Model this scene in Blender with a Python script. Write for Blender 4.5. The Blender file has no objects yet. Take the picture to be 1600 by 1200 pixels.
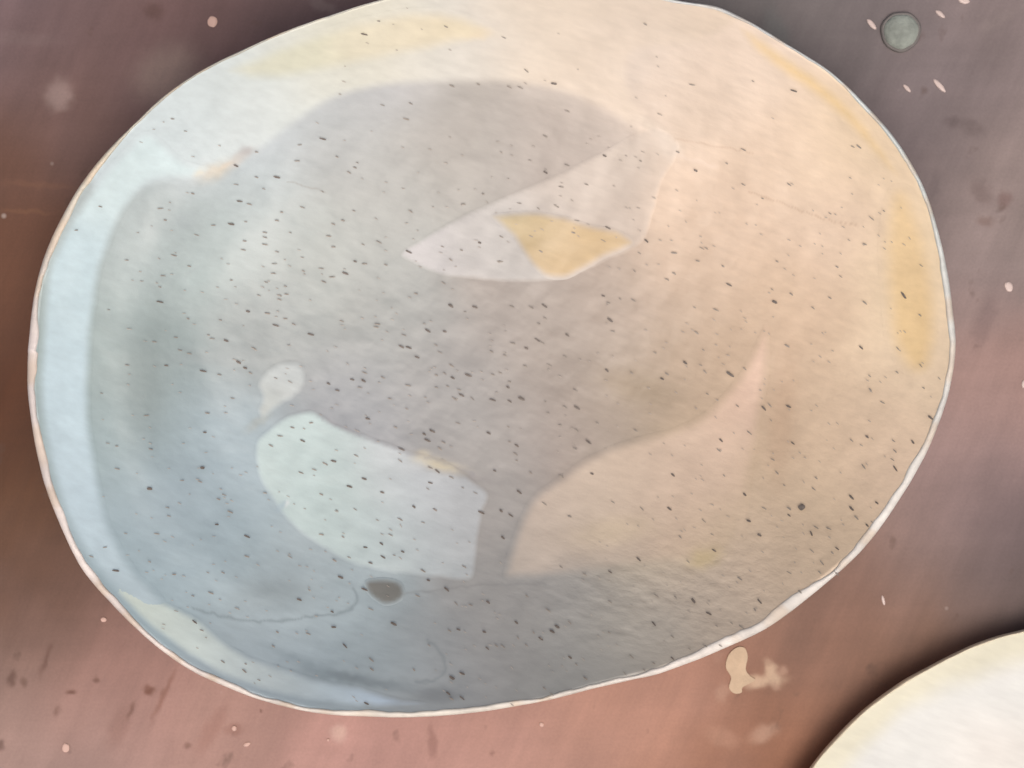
import bpy, math, random
import numpy as np
from mathutils import Vector
from mathutils.geometry import delaunay_2d_cdt

# ------------------------------------------------------------------ camera, sky, sun, exposure
scene = bpy.context.scene
K = 0.000208          # metres per measured pixel at the height of the big bowl's rim
HR = 0.042            # rim height over the table
DC = 0.70             # camera above the rim
cam = bpy.data.cameras.new("camera")
cam_ob = bpy.data.objects.new("camera", cam)
scene.collection.objects.link(cam_ob)
cam_ob.location = (0, 0, HR + DC)
cam_ob.rotation_euler = (0, 0, 0)
cam.sensor_fit = 'HORIZONTAL'
cam.sensor_width = 36
cam.lens = 36 * DC / (1600 * K)
cam.clip_start = 0.01
cam.dof.use_dof = True
cam.dof.focus_distance = 0.712
cam.dof.aperture_fstop = 9.0
cam.clip_end = 100
scene.camera = cam_ob

SUN_ELEV, SUN_DIR = 70, (0.25, -0.95)          # light comes from the right and a little from the near side
world = bpy.data.worlds.new("World")
scene.world = world
world.use_nodes = True
nt = world.node_tree
nt.nodes.clear()
wo = nt.nodes.new('ShaderNodeOutputWorld')
bg = nt.nodes.new('ShaderNodeBackground')
sky = nt.nodes.new('ShaderNodeTexSky')
sky.sky_type = 'NISHITA'
sky.sun_disc = False
sky.sun_elevation = math.radians(SUN_ELEV)
az = math.atan2(SUN_DIR[0], SUN_DIR[1])
sky.sun_rotation = az
sky.dust_density = 8.0
sky.air_density = 0.45
sky.ozone_density = 0.3
nt.links.new(sky.outputs[0], bg.inputs[0])
nt.links.new(bg.outputs[0], wo.inputs[0])
bg.inputs[1].default_value = 0.15
sl = bpy.data.lights.new("sun", 'SUN')
sl.energy = 0.8
sl.angle = math.radians(45)
sl.color = (1.0, 0.985, 0.96)
so = bpy.data.objects.new("sun", sl)
scene.collection.objects.link(so)
d = Vector((SUN_DIR[0], SUN_DIR[1], 0)).normalized() * math.cos(math.radians(SUN_ELEV))
d.z = math.sin(math.radians(SUN_ELEV))
so.rotation_euler = d.to_track_quat('Z', 'Y').to_euler()
vs = scene.view_settings
vs.view_transform = 'Standard'
vs.look = 'None'
vs.gamma = 1
vs.exposure = -0.25

# ------------------------------------------------------------------ helpers
rng = np.random.default_rng(7)
random.seed(7)


def lin(c):
    c = np.asarray(c, float) / 255.0
    return np.where(c <= 0.04045, c / 12.92, ((c + 0.055) / 1.055) ** 2.4)


def smooth(e0, e1, x):
    t = np.clip((x - e0) / (e1 - e0), 0, 1)
    return t * t * (3 - 2 * t)


def spline(pts, n, closed=True):
    """Catmull-Rom through pts, n samples."""
    P = np.array(pts, float)
    m = len(P)
    t = np.linspace(0, m if closed else m - 1, n, endpoint=not closed)
    i = np.floor(t).astype(int)
    f = (t - i)[:, None]
    if closed:
        g = lambda k: P[(i + k) % m]
    else:
        g = lambda k: P[np.clip(i + k, 0, m - 1)]
    a, b, c, d_ = g(-1), g(0), g(1), g(2)
    return 0.5 * (2 * b + (c - a) * f + (2 * a - 5 * b + 4 * c - d_) * f ** 2 + (3 * b - a - 3 * c + d_) * f ** 3)


def sdf(poly, x, y):
    """signed distance to a polygon, negative inside."""
    shp = x.shape
    x = x.ravel(); y = y.ravel()
    best = np.full(x.shape, 1e18)
    ins = np.zeros(x.shape, bool)
    n = len(poly)
    for i in range(n):
        ax, ay = poly[i]; bx, by = poly[(i + 1) % n]
        ex, ey = bx - ax, by - ay
        L = ex * ex + ey * ey
        if L < 1e-9:
            continue
        t = np.clip(((x - ax) * ex + (y - ay) * ey) / L, 0, 1)
        best = np.minimum(best, (x - ax - t * ex) ** 2 + (y - ay - t * ey) ** 2)
        if ay != by:
            c = ((ay > y) != (by > y)) & (x < (bx - ax) * (y - ay) / (by - ay) + ax)
            ins ^= c
    dd = np.sqrt(best)
    return np.where(ins, -dd, dd).reshape(shp)


def tones(table, x, y, sig):
    """smooth blend of colour tones placed on the object."""
    num = np.zeros(x.shape + (3,)); den = np.zeros(x.shape)
    for (u, v, c) in table:
        w = np.exp(-((x - u) ** 2 + (y - v) ** 2) / (2 * sig * sig)) + 1e-9
        num += w[..., None] * lin(c)
        den += w
    return num / den[..., None]


def vnoise(x, y, cell, seed):
    r = np.random.default_rng(seed)
    G = r.random((64, 64))
    a = x / cell; b = y / cell
    i = np.floor(a).astype(int); j = np.floor(b).astype(int)
    f = a - i; g = b - j
    f = f * f * (3 - 2 * f); g = g * g * (3 - 2 * g)
    i0, i1, j0, j1 = i % 64, (i + 1) % 64, j % 64, (j + 1) % 64
    return (G[j0, i0] * (1 - f) + G[j0, i1] * f) * (1 - g) + (G[j1, i0] * (1 - f) + G[j1, i1] * f) * g - 0.5


def mesh_from(name, V, F, mat, parent=None, col=None, extra=None, smooth_=True):
    me = bpy.data.meshes.new(name)
    V = np.asarray(V, np.float32)
    if isinstance(F, np.ndarray) and F.ndim == 2:
        k = F.shape[1]
        me.vertices.add(len(V)); me.vertices.foreach_set('co', V.ravel())
        me.loops.add(F.size); me.loops.foreach_set('vertex_index', F.astype(np.int32).ravel())
        me.polygons.add(len(F))
        me.polygons.foreach_set('loop_start', np.arange(0, F.size, k, dtype=np.int32))
        me.polygons.foreach_set('loop_total', np.full(len(F), k, dtype=np.int32))
        me.update(calc_edges=True)
        me.validate()
    else:
        me.from_pydata(V.tolist(), [], F)
    me.polygons.foreach_set('use_smooth', [smooth_] * len(me.polygons))
    if col is not None:
        a = me.attributes.new('tone', 'FLOAT_COLOR', 'POINT')
        c = np.ones((len(V), 4), np.float32); c[:, :3] = col
        a.data.foreach_set('color', c.ravel())
    for k, v in (extra or {}).items():
        a = me.attributes.new(k, 'FLOAT', 'POINT')
        a.data.foreach_set('value', np.asarray(v, np.float32).ravel())
    me.materials.append(mat)
    ob = bpy.data.objects.new(name, me)
    scene.collection.objects.link(ob)
    if parent:
        ob.parent = parent
    return ob


def empty(name, label, cat, group=None):
    e = bpy.data.objects.new(name, None)
    e.empty_display_size = 0.02
    scene.collection.objects.link(e)
    e['label'] = label; e['category'] = cat
    if group:
        e['group'] = group
    return e


def grid_faces(n_ring, n_around, closed=True):
    i = np.arange(n_ring - 1)[:, None]; j = np.arange(n_around if closed else n_around - 1)[None, :]
    a = i * n_around + j
    b = i * n_around + (j + 1) % n_around
    return np.stack([a, a + n_around, b + n_around, b], -1).reshape(-1, 4)


# ------------------------------------------------------------------ materials
def base_mat(name):
    m = bpy.data.materials.new(name); m.use_nodes = True
    return m, m.node_tree, m.node_tree.nodes['Principled BSDF']


def noise(nt, scale, detail=4, rough=0.55, coord=None, stretch=None, rot=0.0):
    n = nt.nodes.new('ShaderNodeTexNoise')
    n.inputs['Scale'].default_value = scale
    n.inputs['Detail'].default_value = detail
    n.inputs['Roughness'].default_value = rough
    tc = nt.nodes.new('ShaderNodeTexCoord')
    mp = nt.nodes.new('ShaderNodeMapping')
    mp.vector_type = 'TEXTURE'
    nt.links.new(tc.outputs['Object'], mp.inputs[0])
    if stretch:
        mp.inputs['Scale'].default_value = stretch
    mp.inputs['Rotation'].default_value = (0, 0, math.radians(rot))
    nt.links.new(mp.outputs[0], n.inputs['Vector'])
    return n


def vary(nt, src, nz, amount):
    """multiply colour by 1 +- amount * noise"""
    mr = nt.nodes.new('ShaderNodeMapRange')
    mr.inputs['From Min'].default_value = 0.3; mr.inputs['From Max'].default_value = 0.7
    mr.inputs['To Min'].default_value = 1 - amount; mr.inputs['To Max'].default_value = 1 + amount
    nt.links.new(nz.outputs['Fac'], mr.inputs['Value'])
    vm = nt.nodes.new('ShaderNodeVectorMath'); vm.operation = 'SCALE'
    nt.links.new(src, vm.inputs[0]); nt.links.new(mr.outputs[0], vm.inputs['Scale'])
    return vm.outputs[0]


def glaze_material(name, rough=0.42, coat=0.12):
    m, nt, b = base_mat(name)
    at = nt.nodes.new('ShaderNodeAttribute'); at.attribute_name = 'tone'
    c = vary(nt, at.outputs['Color'], noise(nt, 45, 5), 0.040)
    c = vary(nt, c, noise(nt, 420, 4, stretch=(4, 1, 1), rot=-20), 0.045)
    nt.links.new(c, b.inputs['Base Color'])
    b.inputs['Roughness'].default_value = rough
    b.inputs['Coat Weight'].default_value = coat
    b.inputs['Coat Roughness'].default_value = 0.25
    b.inputs['Specular IOR Level'].default_value = 0.5
    # fine brushed and pitted relief, strongest where the glaze lay rough
    ra = nt.nodes.new('ShaderNodeAttribute'); ra.attribute_name = 'grit'
    n1 = noise(nt, 420, 4, stretch=(2.2, 1, 1), rot=-22)
    n2 = noise(nt, 60, 3)
    mix = nt.nodes.new('ShaderNodeMath'); mix.operation = 'MULTIPLY'
    nt.links.new(n1.outputs['Fac'], mix.inputs[0]); nt.links.new(ra.outputs['Fac'], mix.inputs[1])
    ad = nt.nodes.new('ShaderNodeMath'); ad.operation = 'ADD'
    nt.links.new(mix.outputs[0], ad.inputs[0]); nt.links.new(n2.outputs['Fac'], ad.inputs[1])
    bp = nt.nodes.new('ShaderNodeBump'); bp.inputs['Distance'].default_value = 0.0008
    bp.inputs['Strength'].default_value = 0.35
    nt.links.new(ad.outputs[0], bp.inputs['Height']); nt.links.new(bp.outputs[0], b.inputs['Normal'])
    return m


def plain_mat(name, srgb, rough=0.6, var=0.08, scale=80, bump=0.0, stretch=None):
    m, nt, b = base_mat(name)
    rgb = nt.nodes.new('ShaderNodeRGB')
    rgb.outputs[0].default_value = (*lin(srgb), 1)
    c = vary(nt, rgb.outputs[0], noise(nt, scale, 5, stretch=stretch), var)
    nt.links.new(c, b.inputs['Base Color'])
    b.inputs['Roughness'].default_value = rough
    if bump:
        bp = nt.nodes.new('ShaderNodeBump'); bp.inputs['Distance'].default_value = bump
        bp.inputs['Strength'].default_value = 0.5
        nz = noise(nt, scale * 4, 4)
        nt.links.new(nz.outputs['Fac'], bp.inputs['Height']); nt.links.new(bp.outputs[0], b.inputs['Normal'])
    return m


M_glaze = glaze_material('speckled_glaze')
M_patch = glaze_material('patch_surface', 0.38, 0.15)  # surface of the raised tinted patches
M_rim = glaze_material('bare_rim_clay', 0.6, 0.0)
M_outer = plain_mat('outer_glaze', (228, 216, 200), 0.4, 0.05, 40, 0.0003)
M_speck = plain_mat('iron_speck', (112, 104, 96), 0.5, 0.25, 900)
M_speck_mid = plain_mat('iron_speck_pale', (150, 143, 133), 0.5, 0.15, 900)
M_speck_pale = plain_mat('iron_speck_faint', (176, 168, 157), 0.5, 0.12, 900)

# ------------------------------------------------------------------ the table
TONE_T = [  # worn stain tones of the board, with sky sheen and bowl shadows painted in
    (0, 0, (124, 104, 106)), (150, 60, (118, 94, 92)), (330, 40, (116, 90, 88)), (60, 200, (120, 92, 84)),
    (0, 330, (112, 74, 52)), (60, 450, (112, 72, 50)), (0, 620, (86, 46, 18)), (20, 800, (104, 68, 42)),
    (60, 920, (100, 70, 54)), (10, 1050, (140, 112, 98)), (160, 1060, (168, 130, 120)), (80, 1180, (182, 152, 142)),
    (350, 1150, (178, 142, 130)), (550, 1180, (190, 148, 138)), (750, 1180, (190, 148, 136)), (900, 1150, (188, 146, 130)),
    (1050, 1100, (180, 138, 120)), (1000, 1190, (186, 138, 114)), (1150, 1190, (156, 104, 74)), (1230, 1120, (146, 98, 68)),
    (1250, 1030, (158, 122, 104)), (1350, 950, (136, 106, 94)), (1300, 1010, (118, 88, 76)), (1420, 860, (158, 134, 126)), (1500, 700, (166, 142, 138)),
    (1560, 600, (176, 144, 134)), (1560, 820, (112, 98, 102)), (1570, 930, (86, 72, 64)), (1400, 1030, (148, 104, 70)),
    (1500, 400, (146, 132, 130)), (1590, 300, (158, 142, 136)), (1450, 200, (128, 116, 117)), (1350, 80, (130, 120, 120)),
    (1200, 10, (116, 112, 110)), (1280, 40, (122, 114, 114)), (1560, 60, (144, 130, 128)), (480, 10, (102, 82, 84)),
]


def plan_at(u, v, z):
    """a measured picture position, taken back to the point it shows at height z."""
    s = K * (DC + HR - z) / DC
    return (np.asarray(u, float) - 800) * s, -(np.asarray(v, float) - 600) * s


def seen_at(X, Y, Z):
    s = DC / (K * (DC + HR - Z))
    return 800 + X * s, 600 - Y * s


m, nt, b = base_mat('worn_stained_board')
at = nt.nodes.new('ShaderNodeAttribute'); at.attribute_name = 'tone'
c = vary(nt, at.outputs['Color'], noise(nt, 22, 6, 0.65), 0.11)
g1 = noise(nt, 60, 5, 0.6, stretch=(7, 1, 1), rot=66)
c = vary(nt, c, g1, 0.15)
g2 = noise(nt, 90, 4, 0.6, stretch=(9, 1, 1), rot=2)
c = vary(nt, c, g2, 0.06)
c = vary(nt, c, noise(nt, 1100, 3), 0.05)
# darker little pits and stains
pit = noise(nt, 95, 3, 0.5, stretch=(1.4, 1, 1), rot=66)
mr = nt.nodes.new('ShaderNodeMapRange'); mr.inputs['From Min'].default_value = 0.66; mr.inputs['From Max'].default_value = 0.76
nt.links.new(pit.outputs['Fac'], mr.inputs['Value'])
mx = nt.nodes.new('ShaderNodeMix'); mx.data_type = 'RGBA'
mm = nt.nodes.new('ShaderNodeMath'); mm.operation = 'MULTIPLY'; mm.inputs[1].default_value = 0.6
nt.links.new(mr.outputs[0], mm.inputs[0]); nt.links.new(mm.outputs[0], mx.inputs['Factor'])
nt.links.new(c, mx.inputs['A']); mx.inputs['B'].default_value = (0.09, 0.05, 0.035, 1)
# sparse chalky clay dust spots
vo = nt.nodes.new('ShaderNodeTexVoronoi'); vo.inputs['Scale'].default_value = 120
tc = nt.nodes.new('ShaderNodeTexCoord'); nt.links.new(tc.outputs['Object'], vo.inputs['Vector'])
sepc = nt.nodes.new('ShaderNodeSeparateColor'); nt.links.new(vo.outputs['Color'], sepc.inputs[0])
g = nt.nodes.new('ShaderNodeMath'); g.operation = 'GREATER_THAN'; g.inputs[1].default_value = 0.95
nt.links.new(sepc.outputs[0], g.inputs[0])
dr = nt.nodes.new('ShaderNodeMapRange'); dr.inputs['From Min'].default_value = 0.05; dr.inputs['From Max'].default_value = 0.14
dr.inputs['To Min'].default_value = 0.45; dr.inputs['To Max'].default_value = 0.0
nt.links.new(vo.outputs['Distance'], dr.inputs['Value'])
g3 = nt.nodes.new('ShaderNodeMath'); g3.operation = 'MULTIPLY'
nt.links.new(g.outputs[0], g3.inputs[0]); nt.links.new(dr.outputs[0], g3.inputs[1])
mx2 = nt.nodes.new('ShaderNodeMix'); mx2.data_type = 'RGBA'
nt.links.new(g3.outputs[0], mx2.inputs['Factor'])
nt.links.new(mx.outputs['Result'], mx2.inputs['A']); mx2.inputs['B'].default_value = (0.55, 0.48, 0.43, 1)
nt.links.new(mx2.outputs['Result'], b.inputs['Base Color'])
b.inputs['Roughness'].default_value = 0.55
b.inputs['Specular IOR Level'].default_value = 0.3
bp = nt.nodes.new('ShaderNodeBump'); bp.inputs['Distance'].default_value = 0.0006; bp.inputs['Strength'].default_value = 0.4
nt.links.new(g1.outputs['Fac'], bp.inputs['Height']); nt.links.new(bp.outputs[0], b.inputs['Normal'])
M_table = m

ax_x = np.concatenate([np.linspace(-0.42, -0.19, 24)[:-1], np.linspace(-0.19, 0.19, 640), np.linspace(0.19, 0.42, 24)[1:]])
ax_y = np.concatenate([np.linspace(-0.33, -0.145, 20)[:-1], np.linspace(-0.145, 0.145, 490), np.linspace(0.145, 0.33, 20)[1:]])
nx, ny = len(ax_x), len(ax_y)
gx, gy = np.meshgrid(ax_x, ax_y)
U, W = seen_at(gx, gy, 0.0)
wu = U + 60 * vnoise(U, W, 120, 3) + 30 * vnoise(U, W, 50, 4)
ww = W + 60 * vnoise(U, W, 120, 5) + 30 * vnoise(U, W, 50, 6)
TABLE_GAIN = 0.79
ct = tones(TONE_T, wu, ww, 85) * TABLE_GAIN
# soft stains in the board: old rings, brown pits, wiped slip
STAINS = [(92, 148, 20, 22, 20, (160, 138, 132), 0.85), (262, 118, 50, 40, -30, (146, 126, 118), 0.85), (528, 1146, 10, 13, 0, (214, 184, 170), 0.6),
          (239, 18, 15, 12, 0, (92, 66, 60), 0.6), (112, 1080, 8, 4, -10, (104, 66, 52), 0.8), (150, 1062, 6, 5, 0, (104, 70, 56), 0.7), (234, 1080, 10, 7, 0, (112, 66, 46), 0.8),
          (293, 1165, 6, 5, 0, (116, 80, 66), 0.6), (72, 1030, 4, 24, 20, (108, 76, 64), 0.7), (89, 1112, 5, 9, 20, (120, 88, 76), 0.6), (205, 1112, 4, 12, 20, (116, 80, 66), 0.7),
          (20, 1060, 5, 12, 20, (100, 70, 58), 0.7), (35, 1065, 5, 7, 0, (104, 74, 60), 0.6), (1, 1165, 6, 9, 30, (100, 72, 62), 0.7), (410, 1110, 3, 3, 0, (110, 70, 56), 0.7),
          (256, 1085, 4, 40, 25, (128, 84, 66), 0.55), (675, 1160, 6, 26, -6, (136, 96, 86), 0.5), (770, 1178, 4, 4, 0, (120, 84, 72), 0.5), (187, 1135, 14, 30, 20, (150, 112, 100), 0.4),
          (330, 1140, 40, 12, -60, (156, 112, 98), 0.4), (366, 1140, 14, 8, 0, (142, 98, 84), 0.5), (1130, 1152, 26, 14, 20, (186, 142, 118), 0.6), (1192, 1146, 22, 11, -25, (196, 158, 134), 0.7),
          (1128, 1082, 10, 12, 0, (190, 154, 132), 0.5), (1190, 1064, 32, 10, -6, (212, 182, 154), 0.95), (1208, 1052, 8, 18, -30, (212, 182, 154), 0.95), (1222, 1048, 9, 5, -35, (196, 160, 136), 0.7), (1212, 1072, 5, 8, -50, (196, 160, 136), 0.6), (1120, 1025, 10, 8, 40, (178, 138, 118), 0.5), (1535, 300, 20, 14, 60, (110, 92, 88), 0.5), (1520, 200, 18, 12, 30, (112, 98, 96), 0.5), (1490, 190, 12, 9, 0, (104, 90, 90), 0.5),
          (1570, 310, 10, 12, 0, (116, 84, 78), 0.5), (1540, 345, 12, 8, 10, (120, 94, 84), 0.5), (1460, 290, 8, 20, 10, (110, 98, 98), 0.35), (1220, 70, 60, 18, 70, (112, 116, 114), 0.6),
          (1350, 50, 40, 60, 0, (124, 116, 116), 0.4), (505, 10, 22, 8, 20, (134, 118, 116), 0.5), (60, 290, 50, 4, 5, (140, 100, 76), 0.35), (40, 330, 40, 3, 3, (146, 104, 74), 0.35),
          (30, 60, 60, 10, 3, (134, 114, 112), 0.4), (1540, 500, 14, 40, 20, (112, 92, 92), 0.35), (1560, 30, 30, 8, -30, (160, 146, 142), 0.4)]
for (mu, mv, a, b_, rot, colr, k_) in STAINS:
    t_ = math.radians(rot)
    dx = U - mu + 7 * vnoise(U, W, 10, 11); dy = W - mv + 7 * vnoise(U, W, 10, 12)
    p = (dx * math.cos(t_) + dy * math.sin(t_)) / a; q_ = (-dx * math.sin(t_) + dy * math.cos(t_)) / b_
    w = (k_ * np.exp(-(p * p + q_ * q_) ** 1.8 * 0.7))[..., None]
    ct = ct * (1 - w) + lin(colr) * TABLE_GAIN * w
gz = 0.00025 * (vnoise(gx, gy, 0.05, 8)) * 0
V = np.stack([gx, gy, gz], -1).reshape(-1, 3)
nv = len(V)
F = grid_faces(ny, nx, closed=False)[:, ::-1]
# slab sides and underside
ring = np.concatenate([np.arange(nx), np.arange(1, ny) * nx + nx - 1, (ny - 1) * nx + np.arange(nx - 2, -1, -1), np.arange(ny - 2, 0, -1) * nx])
low = V[ring].copy(); low[:, 2] = -0.028
V2 = np.vstack([V, low])
cc = np.vstack([ct.reshape(-1, 3), ct.reshape(-1, 3)[ring]])
nr = len(ring)
side = np.stack([ring, nv + np.arange(nr), nv + (np.arange(nr) + 1) % nr, np.roll(ring, -1)], -1)
table = mesh_from('table_top', V2, np.vstack([F, side]), M_table, None, cc)
table['kind'] = 'structure'


def flat_blob(name, pts, mat, h=0.0005, z0=0.0001, n=60, parent=table, dome=True):
    """a low drop or splash of dried slip with a rounded edge, lying on the board."""
    P = spline(pts, n)
    c = P.mean(0)
    rings = [(1.0, 0.0), (0.93, 0.6), (0.8, 0.9), (0.5, 1.0)] if dome else [(1.0, 0.0), (0.97, 1.0)]
    V = []
    for s, hh in rings:
        q = c + (P - c) * s
        X, Y = plan_at(q[:, 0], q[:, 1], 0)
        V.append(np.stack([X, Y, np.full(n, z0 + h * hh)], -1))
    cx, cy = plan_at(c[0], c[1], 0)
    V = np.vstack(V + [np.array([[cx, cy, z0 + h]])])
    F = [tuple(int(k) for k in f) for f in grid_faces(len(rings), n)]
    o = (len(rings) - 1) * n
    F += [(o + i, len(V) - 1, o + (i + 1) % n) for i in range(n)]
    return mesh_from(name, V, F, mat, parent)


def flat_sheet(name, pts, mat, h=0.0004):
    P = spline(pts, len(pts) * 6)
    n = len(P)
    res = delaunay_2d_cdt([Vector(p) for p in P], [(i, (i + 1) % n) for i in range(n)], [], 1, 1e-6)
    q = np.array([[p.x, p.y] for p in res[0]])
    X, Y = plan_at(q[:, 0], q[:, 1], 0)
    V = np.vstack([np.stack([X, Y, np.full(len(q), 0.0001 + h)], -1), np.stack([X, Y, np.full(len(q), 0.0001)], -1)])
    F = [tuple(f)[::-1] for f in res[2]]
    F += [(i, i + len(q), (i + 1) % n + len(q), (i + 1) % n) for i in range(n)]
    return mesh_from(name, V, F, mat, table, smooth_=False)


def circ(u, v, r, ry=None, rot=0, wob=0.08, n=10):
    ry = ry or r
    a = math.radians(rot)
    out = []
    for i in range(n):
        t = 2 * math.pi * i / n
        k = 1 + random.uniform(-wob, wob)
        x, y = r * k * math.cos(t), ry * k * math.sin(t)
        out.append((u + x * math.cos(a) - y * math.sin(a), v + x * math.sin(a) + y * math.cos(a)))
    return out


M_slip = plain_mat('dried_slip', (198, 175, 147), 0.7, 0.10, 200, 0.0003)
M_chip = plain_mat('white_glaze_chip', (206, 188, 180), 0.4, 0.06, 200)
M_ghost = plain_mat('old_ring_stain', (146, 124, 116), 0.5, 0.08, 150)
M_ghost2 = plain_mat('slip_smear', (176, 140, 120), 0.6, 0.10, 150)
M_ghost3 = plain_mat('pale_smear_on_pink_board', (205, 172, 158), 0.6, 0.06, 150)
M_brown = plain_mat('brown_pit', (110, 78, 62), 0.8, 0.2, 200)

# splash of pale slip under the big bowl's lower right edge
s1 = flat_sheet('slip_splash', [(1150, 1012), (1163, 1012), (1168, 1026), (1165, 1045), (1172, 1056), (1180, 1062), (1170, 1068), (1160, 1074), (1158, 1082), (1147, 1083), (1139, 1074), (1142, 1058), (1134, 1042), (1138, 1024)], M_slip, 0.0004)
s1['label'] = 'irregular splash of dried cream slip'
for (u, v, r, ry, rot) in [(332, 34, 8, 9, 0), (1362, 38, 4, 10, -40), (1469, 22, 3.5, 9, -50), (1506, 1, 9, 5, 10), (1468, 134, 4, 13, -42),
                           (1417, 138, 3, 8, -45), (1576, 448, 6, 8, -25), (103, 1168, 6, 7, 0), (386, 1163, 6, 3, -25),
                           (366, 1138, 4, 4, 0), (1380, 938, 2.5, 8, -15), (846, 1132, 4, 3, 45), (162, 968, 5, 4, 0), (513, 1156, 2, 2, 0), (1599, 600, 3, 6, 0)]:
    flat_blob('slip_spot', circ(u, v, r, ry, rot), M_chip if u > 1300 else M_ghost3, 0.0003, n=24)
# round domed stud at upper right
stud = empty('round_stud', 'small round grey-green domed stud on the mauve-grey board, right of the big bowl\'s top', 'stud')
sx, sy = plan_at(1407, 50, 0.0)
stud.location = (float(sx), float(sy), 0)
M_stud = plain_mat('verdigris', (138, 145, 137), 0.8, 0.25, 260, 0.0006)
M_collar = plain_mat('dark_collar', (108, 104, 101), 0.6, 0.15, 150)


def lathe(name, prof, mat, parent, n=56):
    V = []
    for r, z in prof:
        t = np.arange(n) * 2 * math.pi / n
        wb = 1 + 0.035 * np.sin(2 * t + 1) + 0.02 * np.sin(3 * t) + 0.012 * np.sin(7 * t)
        V.append(np.stack([r * wb * np.cos(t), 1.06 * r * wb * np.sin(t), np.full(n, z)], -1))
    V.append(np.array([[0, 0, prof[-1][1]]]))
    V = np.vstack(V)
    F = [tuple(int(k) for k in f) for f in grid_faces(len(prof), n)]
    o = (len(prof) - 1) * n
    F += [(o + i, len(V) - 1, o + (i + 1) % n) for i in range(n)]
    F = [f[::-1] for f in F]
    return mesh_from(name, V, F, mat, parent)


lathe('collar', [(0.0068, 0.0002), (0.0067, 0.0010), (0.0062, 0.0014), (0.0058, 0.0012), (0.004, 0.001)], M_collar, stud)
lathe('dome', [(0.0060, 0.0005), (0.0059, 0.0010), (0.0056, 0.0015), (0.0049, 0.0020), (0.0036, 0.0023), (0.0018, 0.0025), (0.0007, 0.00255)], M_stud, stud)

# ------------------------------------------------------------------ bowl surface
OUT = [(42, 606), (42, 550), (47, 496), (55, 447), (69, 398), (91, 349), (124, 292), (161, 244), (206, 199), (262, 146), (337, 99),
       (431, 56), (506, 28), (585, 2), (660, -16), (740, -28), (820, -33), (900, -31), (985, -18), (1071, 0), (1124, 9), (1180, 36), (1240, 73),
       (1300, 112), (1356, 165), (1405, 225), (1442, 289), (1465, 356), (1480, 420), (1488, 475), (1493, 539), (1485, 599), (1467, 660),
       (1442, 719), (1409, 775), (1360, 846), (1300, 904), (1210, 975), (1124, 1018), (1036, 1052), (987, 1063), (931, 1076), (856, 1095),
       (762, 1112), (669, 1121), (570, 1121), (487, 1114), (412, 1097), (356, 1076), (300, 1050), (255, 1020), (210, 982), (169, 941),
       (127, 892), (95, 829), (71, 767), (56, 711), (47, 655)]


class Shell:
    """an uneven hand-formed bowl: outline, rim width, wall profile, dents."""

    def __init__(s, outline, centre, lipw, depth, zrim, power=2.7, dents=None, N=900, wob=1.5, seed=1):
        P = spline(outline, 3000)
        s.c = np.array(centre, float)
        ang = np.arctan2(P[:, 1] - s.c[1], P[:, 0] - s.c[0])
        rad = np.hypot(P[:, 1] - s.c[1], P[:, 0] - s.c[0])
        o = np.argsort(ang)
        s.ang, s.rad = ang[o], rad[o]
        s.lipw, s.depth, s.zrim, s.power, s.dents, s.N = lipw, depth, zrim, power, dents, N
        s.wob = wob
        r = np.random.default_rng(seed)
        s.ph = r.random(12) * 7; s.am = r.random(12)

    def R(s, t):
        """outer edge radius in the direction t (picture axes), with small chips and ripples"""
        t = (np.asarray(t) + np.pi) % (2 * np.pi) - np.pi
        r = np.interp(t, s.ang, s.rad, period=2 * np.pi)
        w = sum(s.am[k] * np.sin((9 + 7 * k) * t + s.ph[k]) / (1 + 0.5 * k) for k in range(8))
        return r + s.wob * w * 0.8

    def w(s, t):
        return s.lipw(np.asarray(t))

    def ztop(s, t):
        return s.zrim + 0.0012 * np.sin(2 * t + 0.6) + 0.0008 * np.sin(3 * t + 2) + 0.0003 * np.sin(11 * t)

    def inner(s, x, y):
        """height of the inner surface at rim-plane plan position x, y (measured units)"""
        t = np.arctan2(y - s.c[1], x - s.c[0])
        r = np.hypot(y - s.c[1], x - s.c[0])
        q = np.clip(r / (s.R(t) - s.w(t)), 0, 1)
        f = q ** s.power
        z = s.zrim - s.depth + (s.depth + s.ztop(t) - s.zrim) * f
        if s.dents:
            z = z + s.dents(x, y, q, t)
        return z

    def to_world(s, x, y, z):
        return np.stack([(x - 800) * K, -(y - 600) * K, z], -1)


def lip_main(t):
    # measured width of the pale rim edge round the bowl, picture angles (0 right, 90 down)
    deg = np.degrees(t) % 360
    return np.interp(deg, [0, 20, 40, 60, 80, 100, 125, 150, 180, 200, 215, 235, 270, 300, 320, 340, 360],
                     [10, 12, 15, 12, 8, 9, 10, 11, 14, 9, 5, 4, 4, 6, 6, 8, 10])


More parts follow.
